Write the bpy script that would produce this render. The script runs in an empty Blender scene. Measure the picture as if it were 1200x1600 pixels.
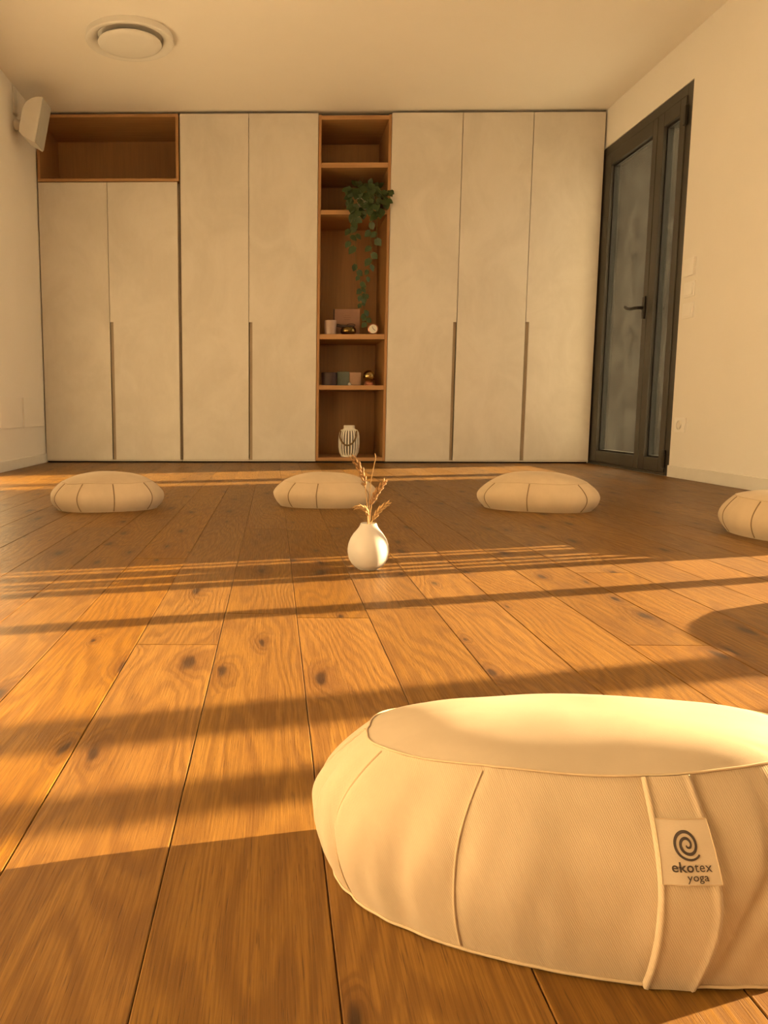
import bpy, bmesh, math, random
from mathutils import Vector, Matrix, noise

scene = bpy.context.scene
C = scene.collection
R = math.radians

# ------------------------------------------------------------------ camera
cam_d = bpy.data.cameras.new('camera')
cam = bpy.data.objects.new('camera', cam_d)
C.objects.link(cam)
fw = Vector((-0.01525328, 0.99185528, -0.12645329))
rt = Vector((0.999879514, 0.0154950137, 0.000928191754))
up = Vector((-0.00288003, 0.1264239, 0.99197213))
m = Matrix((rt, up, -fw)).transposed().to_4x4()
m.translation = Vector((0, 0, 0.3839))
cam.matrix_world = m
cam_d.sensor_fit = 'AUTO'
cam_d.sensor_width = 36.0
cam_d.lens = 36.0 * 1237.0 / 1600.0
cam_d.shift_x = (600 - 408.05) / 1600.0
cam_d.clip_start = 0.01
cam_d.clip_end = 200
scene.camera = cam

# ------------------------------------------------------------------ light
SLOPE = 0.288
SUN_EL = R(11.0)
AZ = math.atan(SLOPE)
sun_d = bpy.data.lights.new('sun', 'SUN')
sun_d.energy = 26.0
sun_d.color = (1.0, 0.70, 0.37)
sun_d.angle = R(0.42)
sun = bpy.data.objects.new('sun', sun_d)
C.objects.link(sun)
sd = Vector((-math.cos(SUN_EL) * math.cos(AZ), -math.cos(SUN_EL) * math.sin(AZ), -math.sin(SUN_EL)))
sun.rotation_euler = sd.to_track_quat('-Z', 'Y').to_euler()
sun.location = (8, 3, 3)

world = bpy.data.worlds.new('sky')
scene.world = world
world.use_nodes = True
bg = world.node_tree.nodes['Background']
bg.inputs[0].default_value = (1.0, 0.83, 0.62, 1)
bg.inputs[1].default_value = 1.3

vs = scene.view_settings
vs.view_transform = 'Standard'
vs.look = 'None'
vs.gamma = 1.0
vs.use_curve_mapping = False
vs.exposure = 1.12

# ------------------------------------------------------------------ materials
def nn(nt, typ, **kw):
    n = nt.nodes.new(typ)
    for k, v in kw.items():
        setattr(n, k, v)
    return n

def new_mat(name):
    mt = bpy.data.materials.new(name)
    mt.use_nodes = True
    nt = mt.node_tree
    b = nt.nodes['Principled BSDF']
    return mt, nt, b

def math_n(nt, op, a, b=None, c=None, clamp=False):
    n = nt.nodes.new('ShaderNodeMath')
    n.operation = op
    n.use_clamp = clamp
    for i, v in enumerate((a, b, c)):
        if v is None:
            continue
        if isinstance(v, (int, float)):
            n.inputs[i].default_value = v
        else:
            nt.links.new(v, n.inputs[i])
    return n.outputs[0]

def mix_c(nt, fac, a, b, mode='MIX'):
    n = nt.nodes.new('ShaderNodeMix')
    n.data_type = 'RGBA'
    n.blend_type = mode
    for sock, v in ((n.inputs[0], fac), (n.inputs[6], a), (n.inputs[7], b)):
        if isinstance(v, (int, float)):
            sock.default_value = v
        elif isinstance(v, tuple):
            sock.default_value = (v[0], v[1], v[2], 1)
        else:
            nt.links.new(v, sock)
    return n.outputs[2]

def maprange(nt, v, a, b, c=0.0, d=1.0, smooth=True):
    n = nt.nodes.new('ShaderNodeMapRange')
    n.interpolation_type = 'SMOOTHSTEP' if smooth else 'LINEAR'
    nt.links.new(v, n.inputs[0])
    for i, x in enumerate((a, b, c, d)):
        n.inputs[i + 1].default_value = x
    return n.outputs[0]

def noise_n(nt, vec, scale, detail=3, rough=0.5, dist=0.0):
    n = nt.nodes.new('ShaderNodeTexNoise')
    n.inputs['Scale'].default_value = scale
    n.inputs['Detail'].default_value = detail
    n.inputs['Roughness'].default_value = rough
    n.inputs['Distortion'].default_value = dist
    if vec is not None:
        nt.links.new(vec, n.inputs['Vector'])
    return n

def scaled(nt, vec, s):
    n = nt.nodes.new('ShaderNodeVectorMath')
    n.operation = 'MULTIPLY'
    nt.links.new(vec, n.inputs[0])
    n.inputs[1].default_value = s
    return n.outputs[0]

def plain(name, col, rough=0.5, metal=0.0, var=0.06, nscale=12.0, bump=0.0, bscale=200.0, spec=None, sheen=0.0):
    mt, nt, b = new_mat(name)
    tc = nn(nt, 'ShaderNodeTexCoord')
    n = noise_n(nt, tc.outputs['Object'], nscale, 4, 0.6)
    lo = tuple(x * (1 - var) for x in col)
    hi = tuple(min(1, x * (1 + var)) for x in col)
    f = maprange(nt, n.outputs[0], 0.3, 0.7)
    c = mix_c(nt, f, lo, hi)
    nt.links.new(c, b.inputs['Base Color'])
    b.inputs['Roughness'].default_value = rough
    b.inputs['Metallic'].default_value = metal
    if spec is not None:
        b.inputs['Specular IOR Level'].default_value = spec
    if sheen:
        b.inputs['Sheen Weight'].default_value = sheen
        b.inputs['Sheen Roughness'].default_value = 0.4
        b.inputs['Sheen Tint'].default_value = (1, 0.95, 0.85, 1)
    if bump:
        nb = noise_n(nt, tc.outputs['Object'], bscale, 3, 0.6)
        bp = nn(nt, 'ShaderNodeBump')
        bp.inputs['Strength'].default_value = bump
        bp.inputs['Distance'].default_value = 0.001
        nt.links.new(nb.outputs[0], bp.inputs['Height'])
        nt.links.new(bp.outputs[0], b.inputs['Normal'])
    return mt

def oak_floor():
    mt, nt, b = new_mat('oak_floor')
    tc = nn(nt, 'ShaderNodeTexCoord')
    oi = nn(nt, 'ShaderNodeObjectInfo')
    rnd = oi.outputs['Random']
    off = nn(nt, 'ShaderNodeCombineXYZ')
    nt.links.new(math_n(nt, 'MULTIPLY', rnd, 61.7), off.inputs[0])
    nt.links.new(math_n(nt, 'MULTIPLY', rnd, 143.1), off.inputs[1])
    add = nn(nt, 'ShaderNodeVectorMath', operation='ADD')
    nt.links.new(tc.outputs['Object'], add.inputs[0])
    nt.links.new(off.outputs[0], add.inputs[1])
    P = add.outputs[0]
    # wobble so that the grain flows
    wob = noise_n(nt, scaled(nt, P, (6.0, 1.1, 1.0)), 1.0, 2, 0.5)
    wv = math_n(nt, 'SUBTRACT', wob.outputs[0], 0.5)
    # knots: stretched voronoi, only some cells carry one
    vo = nn(nt, 'ShaderNodeTexVoronoi', voronoi_dimensions='2D', feature='F1')
    vo.inputs['Scale'].default_value = 1.0
    vo.inputs['Randomness'].default_value = 1.0
    kw = noise_n(nt, scaled(nt, P, (30, 14, 1)), 1.0, 2, 0.5)
    kadd = nn(nt, 'ShaderNodeVectorMath', operation='MULTIPLY_ADD')
    nt.links.new(kw.outputs['Color'], kadd.inputs[0])
    kadd.inputs[1].default_value = (0.22, 0.22, 0)
    nt.links.new(scaled(nt, P, (13.0, 4.2, 1)), kadd.inputs[2])
    nt.links.new(kadd.outputs[0], vo.inputs['Vector'])
    sep = nn(nt, 'ShaderNodeSeparateColor')
    nt.links.new(vo.outputs['Color'], sep.inputs[0])
    has = math_n(nt, 'GREATER_THAN', sep.outputs[0], 0.72)
    size = maprange(nt, sep.outputs[1], 0, 1, 0.3, 1.15, False)
    kd = math_n(nt, 'DIVIDE', vo.outputs['Distance'], size)
    core = math_n(nt, 'MULTIPLY', maprange(nt, kd, 0.16, 0.05), has)
    halo = math_n(nt, 'MULTIPLY', maprange(nt, kd, 0.52, 0.05), has)
    # growth-ring field
    sx = nn(nt, 'ShaderNodeSeparateXYZ')
    nt.links.new(P, sx.inputs[0])
    g = math_n(nt, 'MULTIPLY', sx.outputs[0], 6.0)
    g = math_n(nt, 'MULTIPLY_ADD', wv, 2.6, g)
    g = math_n(nt, 'MULTIPLY_ADD', halo, 0.30, g)
    fine = noise_n(nt, scaled(nt, P, (60, 5, 1)), 1.0, 3, 0.6)
    g2 = math_n(nt, 'MULTIPLY_ADD', fine.outputs[0], 0.12, g)
    rings = math_n(nt, 'SINE', math_n(nt, 'MULTIPLY', g2, 46.0))
    rings = maprange(nt, rings, -0.9, 1.0)
    rings = math_n(nt, 'POWER', rings, 1.6)
    # fibres and pores along the board
    fib = noise_n(nt, scaled(nt, P, (520, 9, 1)), 1.0, 5, 0.7, 0.2)
    fibr = maprange(nt, fib.outputs[0], 0.3, 0.72)
    por = noise_n(nt, scaled(nt, P, (800, 24, 1)), 1.0, 2, 0.5)
    pore = maprange(nt, por.outputs[0], 0.60, 0.70)
    big = noise_n(nt, scaled(nt, P, (9, 1.6, 1)), 1.0, 3, 0.5)
    bigr = maprange(nt, big.outputs[0], 0.3, 0.7)
    col = mix_c(nt, bigr, (0.208, 0.096, 0.0125), (0.266, 0.132, 0.0185))
    col = mix_c(nt, math_n(nt, 'MULTIPLY', rings, 0.46), col, (0.095, 0.036, 0.005))
    col = mix_c(nt, math_n(nt, 'MULTIPLY', fibr, 0.72), col, (0.10, 0.040, 0.006))
    col = mix_c(nt, math_n(nt, 'MULTIPLY', pore, 0.55), col, (0.052, 0.019, 0.003))
    col = mix_c(nt, math_n(nt, 'MULTIPLY', halo, 0.60), col, (0.078, 0.028, 0.005))
    col = mix_c(nt, math_n(nt, 'MULTIPLY', core, 0.85), col, (0.022, 0.009, 0.004))
    # board-to-board tone
    hs = nn(nt, 'ShaderNodeHueSaturation')
    nt.links.new(col, hs.inputs['Color'])
    nt.links.new(maprange(nt, rnd, 0, 1, 0.82, 1.10, False), hs.inputs['Value'])
    r2 = math_n(nt, 'FRACT', math_n(nt, 'MULTIPLY', rnd, 17.3))
    nt.links.new(maprange(nt, r2, 0, 1, 0.95, 1.03, False), hs.inputs['Saturation'])
    nt.links.new(hs.outputs[0], b.inputs['Base Color'])
    rg = maprange(nt, fib.outputs[0], 0.3, 0.7, 0.40, 0.52)
    nt.links.new(rg, b.inputs['Roughness'])
    b.inputs['Specular IOR Level'].default_value = 0.3
    hgt = math_n(nt, 'MULTIPLY_ADD', fibr, -0.6, math_n(nt, 'MULTIPLY', rings, -0.7))
    hgt = math_n(nt, 'MULTIPLY_ADD', pore, -0.7, hgt)
    hgt = math_n(nt, 'MULTIPLY_ADD', core, -0.6, hgt)
    bp = nn(nt, 'ShaderNodeBump')
    bp.inputs['Strength'].default_value = 0.42
    bp.inputs['Distance'].default_value = 0.00035
    nt.links.new(hgt, bp.inputs['Height'])
    nt.links.new(bp.outputs[0], b.inputs['Normal'])
    return mt

def veneer(name, ca, cb, axis=(70, 70, 3), rough=0.5):
    mt, nt, b = new_mat(name)
    tc = nn(nt, 'ShaderNodeTexCoord')
    n = noise_n(nt, scaled(nt, tc.outputs['Object'], axis), 1.0, 4, 0.6, 0.4)
    nt.links.new(mix_c(nt, maprange(nt, n.outputs[0], 0.3, 0.7), ca, cb), b.inputs['Base Color'])
    b.inputs['Roughness'].default_value = rough
    return mt

def laminate():
    mt, nt, b = new_mat('door_laminate')
    tc = nn(nt, 'ShaderNodeTexCoord')
    oi = nn(nt, 'ShaderNodeObjectInfo')
    add = nn(nt, 'ShaderNodeVectorMath', operation='ADD')
    nt.links.new(tc.outputs['Object'], add.inputs[0])
    off = nn(nt, 'ShaderNodeCombineXYZ')
    nt.links.new(math_n(nt, 'MULTIPLY', oi.outputs['Random'], 33.0), off.inputs[0])
    nt.links.new(off.outputs[0], add.inputs[1])
    n = noise_n(nt, scaled(nt, add.outputs[0], (3.0, 3.0, 2.2)), 1.0, 6, 0.62, 0.8)
    n2 = noise_n(nt, scaled(nt, add.outputs[0], (30, 30, 14)), 1.0, 4, 0.6)
    c = mix_c(nt, maprange(nt, n.outputs[0], 0.32, 0.7), (0.62, 0.575, 0.51), (0.69, 0.645, 0.58))
    c = mix_c(nt, math_n(nt, 'MULTIPLY', maprange(nt, n2.outputs[0], 0.4, 0.75), 0.15), c, (0.74, 0.70, 0.64))
    nt.links.new(c, b.inputs['Base Color'])
    b.inputs['Roughness'].default_value = 0.55
    b.inputs['Specular IOR Level'].default_value = 0.3
    return mt

def cotton(name, col, twill, sheen=0.15):
    mt, nt, b = new_mat(name)
    tc = nn(nt, 'ShaderNodeTexCoord')
    P = tc.outputs['Object']
    n = noise_n(nt, P, 9.0, 4, 0.6)
    c = mix_c(nt, maprange(nt, n.outputs[0], 0.3, 0.7), tuple(x * 0.93 for x in col), tuple(min(1, x * 1.05) for x in col))
    fl = noise_n(nt, P, 900.0, 2, 0.6)
    h = math_n(nt, 'MULTIPLY', fl.outputs[0], 0.6)
    if twill:
        w = nn(nt, 'ShaderNodeTexWave', wave_type='BANDS', bands_direction='X', wave_profile='SIN')
        mp = nn(nt, 'ShaderNodeMapping')
        mp.inputs['Rotation'].default_value = (0, R(28), 0)
        nt.links.new(P, mp.inputs['Vector'])
        nt.links.new(mp.outputs[0], w.inputs['Vector'])
        w.inputs['Scale'].default_value = 230.0
        w.inputs['Distortion'].default_value = 0.6
        w.inputs['Detail'].default_value = 1.0
        c = mix_c(nt, math_n(nt, 'MULTIPLY', w.outputs['Fac'], 0.34), c, tuple(x * 0.62 for x in col))
        h = math_n(nt, 'MULTIPLY_ADD', w.outputs['Fac'], -0.8, h)
    nt.links.new(c, b.inputs['Base Color'])
    b.inputs['Roughness'].default_value = 0.9
    b.inputs['Specular IOR Level'].default_value = 0.15
    b.inputs['Sheen Weight'].default_value = sheen
    b.inputs['Sheen Roughness'].default_value = 0.5
    b.inputs['Sheen Tint'].default_value = (1, 0.95, 0.88, 1)
    bp = nn(nt, 'ShaderNodeBump')
    bp.inputs['Strength'].default_value = 0.35 if twill else 0.2
    bp.inputs['Distance'].default_value = 0.0004
    nt.links.new(h, bp.inputs['Height'])
    nt.links.new(bp.outputs[0], b.inputs['Normal'])
    return mt

def glass(name, haze=0.04, tint=(0.96, 0.97, 0.96)):
    mt, nt, b = new_mat(name)
    out = nt.nodes['Material Output']
    tr = nn(nt, 'ShaderNodeBsdfTransparent')
    tr.inputs[0].default_value = (*tint, 1)
    gl = nn(nt, 'ShaderNodeBsdfGlossy')
    gl.inputs['Roughness'].default_value = 0.02
    fr = nn(nt, 'ShaderNodeFresnel')
    fr.inputs[0].default_value = 1.45
    mx = nn(nt, 'ShaderNodeMixShader')
    nt.links.new(fr.outputs[0], mx.inputs[0])
    nt.links.new(tr.outputs[0], mx.inputs[1])
    nt.links.new(gl.outputs[0], mx.inputs[2])
    df = nn(nt, 'ShaderNodeBsdfDiffuse')
    df.inputs[0].default_value = (0.7, 0.7, 0.68, 1)
    tc = nn(nt, 'ShaderNodeTexCoord')
    n = noise_n(nt, scaled(nt, tc.outputs['Object'], (3, 5, 2.5)), 1.0, 5, 0.65, 2.5)
    f = math_n(nt, 'MULTIPLY', maprange(nt, n.outputs[0], 0.35, 0.75), haze * 2.0)
    m2 = nn(nt, 'ShaderNodeMixShader')
    nt.links.new(math_n(nt, 'ADD', f, haze * 0.5), m2.inputs[0])
    nt.links.new(mx.outputs[0], m2.inputs[1])
    nt.links.new(df.outputs[0], m2.inputs[2])
    nt.links.new(m2.outputs[0], out.inputs[0])
    return mt

M = {}
M['floor'] = oak_floor()
M['subfloor'] = plain('subfloor', (0.03, 0.016, 0.008), 0.9)
M['wall'] = plain('wall_paint', (0.87, 0.84, 0.785), 0.85, var=0.012, nscale=2.0, bump=0.12, bscale=260, spec=0.2)
M['ceil'] = plain('ceiling_paint', (0.94, 0.90, 0.83), 0.9, var=0.01, nscale=1.5, bump=0.08, bscale=200, spec=0.15)
M['trim'] = plain('trim_paint', (0.80, 0.78, 0.73), 0.5, var=0.015)
M['oak'] = veneer('oak_veneer', (0.34, 0.175, 0.068), (0.40, 0.205, 0.075))
M['oak_h'] = veneer('oak_veneer_shelf', (0.36, 0.19, 0.075), (0.46, 0.255, 0.108), (3, 70, 70))
M['lam'] = laminate()
M['carcass'] = plain('carcass', (0.30, 0.24, 0.18), 0.6)
M['groove'] = plain('groove_edge', (0.34, 0.27, 0.19), 0.6)
M['shadow_gap'] = plain('plinth_shadow', (0.035, 0.025, 0.018), 0.8)  # near-black colour paints the shadow line below the bottom rail
M['alu'] = plain('anthracite_aluminium', (0.040, 0.037, 0.033), 0.42, var=0.04)
M['gasket'] = plain('black_gasket', (0.010, 0.010, 0.010), 0.6)
M['black'] = plain('black_metal', (0.012, 0.011, 0.010), 0.35)
M['door_glass'] = glass('door_glass', 0.004, (0.85, 0.87, 0.85))
M['win_glass'] = glass('window_glass', 0.0, (0.97, 0.97, 0.96))
M['white_plastic'] = plain('white_plastic', (0.90, 0.88, 0.84), 0.4, var=0.015)
M['spk'] = plain('speaker_shell', (0.76, 0.73, 0.67), 0.45, var=0.015)
M['grille'] = plain('speaker_grille', (0.50, 0.49, 0.45), 0.6, var=0.03, bump=0.3, bscale=600)
M['valve'] = plain('diffuser_metal', (0.82, 0.80, 0.75), 0.45, var=0.01)
M['ceramic'] = plain('white_ceramic', (0.52, 0.48, 0.42), 0.55, var=0.015, bump=0.05, bscale=300)
M['wheat'] = plain('dried_wheat', (0.40, 0.245, 0.095), 0.7, var=0.2, nscale=180)
M['wheat_dk'] = plain('wheat_husk', (0.27, 0.145, 0.05), 0.75, var=0.3, nscale=160)
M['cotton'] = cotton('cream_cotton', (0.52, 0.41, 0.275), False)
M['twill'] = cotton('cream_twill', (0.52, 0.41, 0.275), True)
M['cotton_top_dimmed'] = cotton('cream_cotton_top_dimmed', (0.41, 0.335, 0.24), False, 0.0)  # same cream cloth, colour darkened in place of weaker sun on the top
M['thread'] = plain('seam_thread', (0.50, 0.385, 0.245), 0.9)
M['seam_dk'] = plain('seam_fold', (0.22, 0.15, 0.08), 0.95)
M['tag'] = plain('satin_label', (0.52, 0.43, 0.31), 0.6, var=0.03, nscale=60, bump=0.1, bscale=900)
M['ink'] = plain('label_ink', (0.06, 0.045, 0.035), 0.8)
M['leaf'] = plain('pothos_leaf', (0.026, 0.052, 0.010), 0.45, var=0.35, nscale=30)
M['vine'] = plain('pothos_stem', (0.13, 0.14, 0.04), 0.6)
M['soil'] = plain('soil', (0.03, 0.02, 0.012), 0.95)
M['pink_cer'] = plain('blush_ceramic', (0.42, 0.30, 0.25), 0.25, var=0.03)
M['wax'] = plain('candle_wax', (0.80, 0.72, 0.62), 0.5)
M['bronze'] = plain('dark_bronze', (0.22, 0.15, 0.05), 0.25, metal=1.0, var=0.2)
M['dark_wood'] = plain('dark_wood', (0.04, 0.02, 0.015), 0.5)
M['pink_card'] = plain('blush_card', (0.34, 0.19, 0.135), 0.7)
M['card_ink'] = plain('card_ink', (0.25, 0.14, 0.10), 0.7)
M['teal_card'] = plain('teal_card', (0.12, 0.145, 0.125), 0.6, var=0.1)
M['beige_card'] = plain('beige_card', (0.36, 0.22, 0.15), 0.7)
M['plum'] = plain('plum_glass', (0.035, 0.014, 0.014), 0.6)
M['brass'] = plain('brass', (0.40, 0.29, 0.12), 0.16, metal=1.0)
M['copper'] = plain('copper_rim', (0.55, 0.26, 0.17), 0.3, metal=0.7)
M['face'] = plain('clock_face', (0.80, 0.77, 0.70), 0.5)
M['rope'] = plain('jute_rope', (0.20, 0.12, 0.055), 0.9, var=0.2, nscale=150)
M['slat'] = plain('white_slat', (0.84, 0.80, 0.72), 0.6, var=0.05)
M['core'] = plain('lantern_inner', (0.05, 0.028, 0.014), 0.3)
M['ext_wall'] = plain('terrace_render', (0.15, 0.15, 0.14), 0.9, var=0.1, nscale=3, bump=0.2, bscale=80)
M['ext_far'] = plain('neighbour_render', (0.82, 0.85, 0.86), 0.9, var=0.04)
M['ext_ground'] = plain('terrace_paving', (0.26, 0.24, 0.22), 0.9, var=0.1)
M['pipe'] = plain('pipe_metal', (0.65, 0.60, 0.52), 0.4)

# ------------------------------------------------------------------ mesh helpers
class MB:
    def __init__(self):
        self.v = []
        self.f = []
    def box(self, x0, x1, y0, y1, z0, z1):
        n = len(self.v)
        self.v += [(x0, y0, z0), (x1, y0, z0), (x1, y1, z0), (x0, y1, z0), (x0, y0, z1), (x1, y0, z1), (x1, y1, z1), (x0, y1, z1)]
        self.f += [tuple(n + i for i in q) for q in ((0, 3, 2, 1), (4, 5, 6, 7), (0, 1, 5, 4), (1, 2, 6, 5), (2, 3, 7, 6), (3, 0, 4, 7))]
        return self
    def lathe(self, prof, seg=32, c=(0, 0, 0), cap0=True, cap1=True, axis='Z'):
        n = len(self.v)
        for r, z in prof:
            for k in range(seg):
                a = 2 * math.pi * k / seg
                p = (r * math.cos(a), r * math.sin(a), z)
                if axis == 'Y':
                    p = (p[0], -p[2], p[1])
                elif axis == 'X':
                    p = (p[2], p[0], p[1])
                self.v.append((p[0] + c[0], p[1] + c[1], p[2] + c[2]))
        for i in range(len(prof) - 1):
            for k in range(seg):
                a, b2 = n + i * seg + k, n + i * seg + (k + 1) % seg
                self.f.append((a, b2, b2 + seg, a + seg))
        if cap0:
            self.f.append(tuple(n + k for k in reversed(range(seg))))
        if cap1:
            self.f.append(tuple(n + (len(prof) - 1) * seg + k for k in range(seg)))
        return self
    def tube(self, pts, r, seg=8, closed=False):
        pts = [Vector(p) for p in pts]
        rs = r if isinstance(r, (list, tuple)) else [r] * len(pts)
        n = len(self.v)
        L = len(pts)
        prev = None
        for i, p in enumerate(pts):
            if closed:
                t = pts[(i + 1) % L] - pts[i - 1]
            else:
                t = pts[min(i + 1, L - 1)] - pts[max(i - 1, 0)]
            t.normalize()
            if prev is None:
                a = Vector((0, 0, 1)) if abs(t.z) < 0.9 else Vector((1, 0, 0))
                nx = t.cross(a).normalized()
            else:
                nx = (prev - t * prev.dot(t)).normalized()
            prev = nx
            ny = t.cross(nx)
            for k in range(seg):
                an = 2 * math.pi * k / seg
                q = p + (nx * math.cos(an) + ny * math.sin(an)) * rs[i]
                self.v.append(tuple(q))
        rng = L if closed else L - 1
        for i in range(rng):
            for k in range(seg):
                a = n + i * seg + k
                b2 = n + i * seg + (k + 1) % seg
                c2 = n + ((i + 1) % L) * seg + (k + 1) % seg
                d2 = n + ((i + 1) % L) * seg + k
                self.f.append((a, b2, c2, d2))
        if not closed:
            self.f.append(tuple(n + k for k in reversed(range(seg))))
            self.f.append(tuple(n + (L - 1) * seg + k for k in range(seg)))
        return self
    def prism(self, poly, y0, y1):
        """poly: list of (x, z); extruded along y"""
        n = len(self.v)
        k = len(poly)
        self.v += [(x, y0, z) for x, z in poly] + [(x, y1, z) for x, z in poly]
        self.f.append(tuple(n + i for i in range(k)))
        self.f.append(tuple(n + k + i for i in reversed(range(k))))
        for i in range(k):
            j = (i + 1) % k
            self.f.append((n + i, n + k + i, n + k + j, n + j))
        return self
    def ellipsoid(self, c, ax, r, su=8, sv=5):
        """c centre, ax direction of long axis, r (length half, width half)"""
        t = Vector(ax).normalized()
        a = Vector((0, 0, 1)) if abs(t.z) < 0.9 else Vector((1, 0, 0))
        nx = t.cross(a).normalized()
        ny = t.cross(nx)
        n = len(self.v)
        c = Vector(c)
        self.v.append(tuple(c - t * r[0]))
        for i in range(1, sv):
            ph = -math.pi / 2 + math.pi * i / sv
            for k in range(su):
                an = 2 * math.pi * k / su
                self.v.append(tuple(c + t * (r[0] * math.sin(ph)) + (nx * math.cos(an) + ny * math.sin(an)) * (r[1] * math.cos(ph))))
        self.v.append(tuple(c + t * r[0]))
        top = len(self.v) - 1
        for k in range(su):
            self.f.append((n, n + 1 + (k + 1) % su, n + 1 + k))
        for i in range(sv - 2):
            for k in range(su):
                a0 = n + 1 + i * su + k
                b0 = n + 1 + i * su + (k + 1) % su
                self.f.append((a0, b0, b0 + su, a0 + su))
        q = n + 1 + (sv - 2) * su
        for k in range(su):
            self.f.append((q + k, q + (k + 1) % su, top))
        return self
    def mesh(self, name, mat, smooth=False, bevel=0.0, off=(0, 0, 0), segs=2):
        me = bpy.data.meshes.new(name)
        me.from_pydata([(v[0] - off[0], v[1] - off[1], v[2] - off[2]) for v in self.v], [], self.f)
        bm = bmesh.new()
        bm.from_mesh(me)
        bmesh.ops.recalc_face_normals(bm, faces=bm.faces)
        if bevel:
            ed = [e for e in bm.edges if len(e.link_faces) == 2 and e.calc_face_angle() > 0.6]
            bmesh.ops.bevel(bm, geom=ed, offset=bevel, segments=segs, affect='EDGES', profile=0.5)
        if smooth:
            for f in bm.faces:
                f.smooth = True
            for e in bm.edges:
                if len(e.link_faces) == 2 and e.calc_face_angle() > R(42):
                    e.smooth = False
        bm.to_mesh(me)
        bm.free()
        me.materials.append(M[mat])
        return me
    def build(self, name, mat, parent=None, smooth=False, bevel=0.0, off=None, segs=2):
        """vertices are in world axes; off = world position of the parent's origin"""
        if off is None:
            off = wpos(parent) if parent else (0, 0, 0)
        o = bpy.data.objects.new(name, self.mesh(name, mat, smooth, bevel, off, segs))
        C.objects.link(o)
        o.parent = parent
        return o

def wpos(o):
    p = Vector((0, 0, 0))
    while o:
        p += o.location
        o = o.parent
    return p

def tag(o, label, cat, group=None):
    o['label'] = label
    o['category'] = cat
    if group:
        o['group'] = group
    return o

def thing(name, label, cat, loc=(0, 0, 0), rz=0.0, group=None):
    o = bpy.data.objects.new(name, None)
    o.empty_display_size = 0.05
    C.objects.link(o)
    o.location = loc
    o.rotation_euler = (0, 0, rz)
    return tag(o, label, cat, group)

def struct(o, label=None):
    o['kind'] = 'structure'
    if label:
        o['label'] = label
    return o

def sempty(name, loc, label=None):
    o = bpy.data.objects.new(name, None)
    C.objects.link(o)
    o.location = loc
    return struct(o, label)

def top_box(name, mat, x0, x1, y0, y1, z0, z1, bevel=0.0):
    """one-mesh object with its origin at the base centre"""
    b = MB().box(x0, x1, y0, y1, z0, z1)
    off = ((x0 + x1) / 2, (y0 + y1) / 2, z0)
    o = b.build(name, mat, None, bevel=bevel, off=off)
    o.location = off
    return o

# ------------------------------------------------------------------ room shell
XL, XR = -1.71, 2.352
YB, YF = 6.47, -2.5
H = 2.5
WT = 0.28

floor = MB().box(XL - 0.2, XR + 0.28, YF - 0.2, YB + 0.2, -0.12, -0.0155).build('floor', 'subfloor')
struct(floor, 'oak plank floor with dark knots running away from the camera')

random.seed(11)
PW = 0.1359
known = {-2: [1.272, 2.878], 4: [1.283], -4: [2.245]}
for k in range(-13, 18):
    xa = 0.0448 + (k - 0) * PW
    xb = xa + PW
    xa2, xb2 = max(xa, XL + 0.004), min(xb, XR + 0.02)
    if xb2 - xa2 < 0.01:
        continue
    js = list(known.get(k, []))
    if not js:
        js = [random.uniform(-0.5, 2.2)]
    while min(js) > YF + 0.6:
        js.append(min(js) - random.choice((1.1, 1.5, 1.9, 2.1)))
    while max(js) < YB - 0.3:
        js.append(max(js) + random.choice((1.1, 1.5, 1.9, 2.1)))
    js = sorted(js)
    for a, b2 in zip(js[:-1], js[1:]):
        ya, yb = max(a, YF), min(b2, YB - 0.02)
        if yb - ya < 0.05:
            continue
        g, c, t = 0.0004, 0.0009, 0.0152
        dz = random.uniform(-0.0003, 0.0)
        cx, cy = (xa2 + xb2) / 2, (ya + yb) / 2
        w, l = (xb2 - xa2) / 2 - g, (yb - ya) / 2 - g
        vv = [(sx * w, sy * l, -t) for sx, sy in ((-1, -1), (1, -1), (1, 1), (-1, 1))]
        vv += [(sx * w, sy * l, -c) for sx, sy in ((-1, -1), (1, -1), (1, 1), (-1, 1))]
        vv += [(sx * (w - c), sy * (l - c), 0) for sx, sy in ((-1, -1), (1, -1), (1, 1), (-1, 1))]
        ff = [(0, 3, 2, 1), (8, 9, 10, 11)]
        for i in range(4):
            j = (i + 1) % 4
            ff += [(i, j, 4 + j, 4 + i), (4 + i, 4 + j, 8 + j, 8 + i)]
        me = bpy.data.meshes.new('plank')
        me.from_pydata(vv, [], ff)
        me.materials.append(M['floor'])
        o = bpy.data.objects.new('plank', me)
        C.objects.link(o)
        o.location = (cx, cy, dz)
        o.parent = floor

struct(MB().box(XL - 0.3, XR + 0.28, YF - 0.3, YB + 0.3, H, H + 0.25).build('ceiling', 'ceil'), 'smooth white ceiling')
struct(MB().box(XL - 0.25, XL, YF - 0.3, YB + 0.3, -0.12, H).build('wall_left', 'wall'), 'white plastered wall on the left')
struct(MB().box(XL, XR + WT, YB, YB + 0.25, -0.12, H).build('wall_back', 'wall'), 'white wall behind the fitted cupboards')
struct(MB().box(XL, XR + WT, YF - 0.25, YF, -0.12, H).build('wall_front', 'wall'), 'white wall behind the camera')

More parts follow.
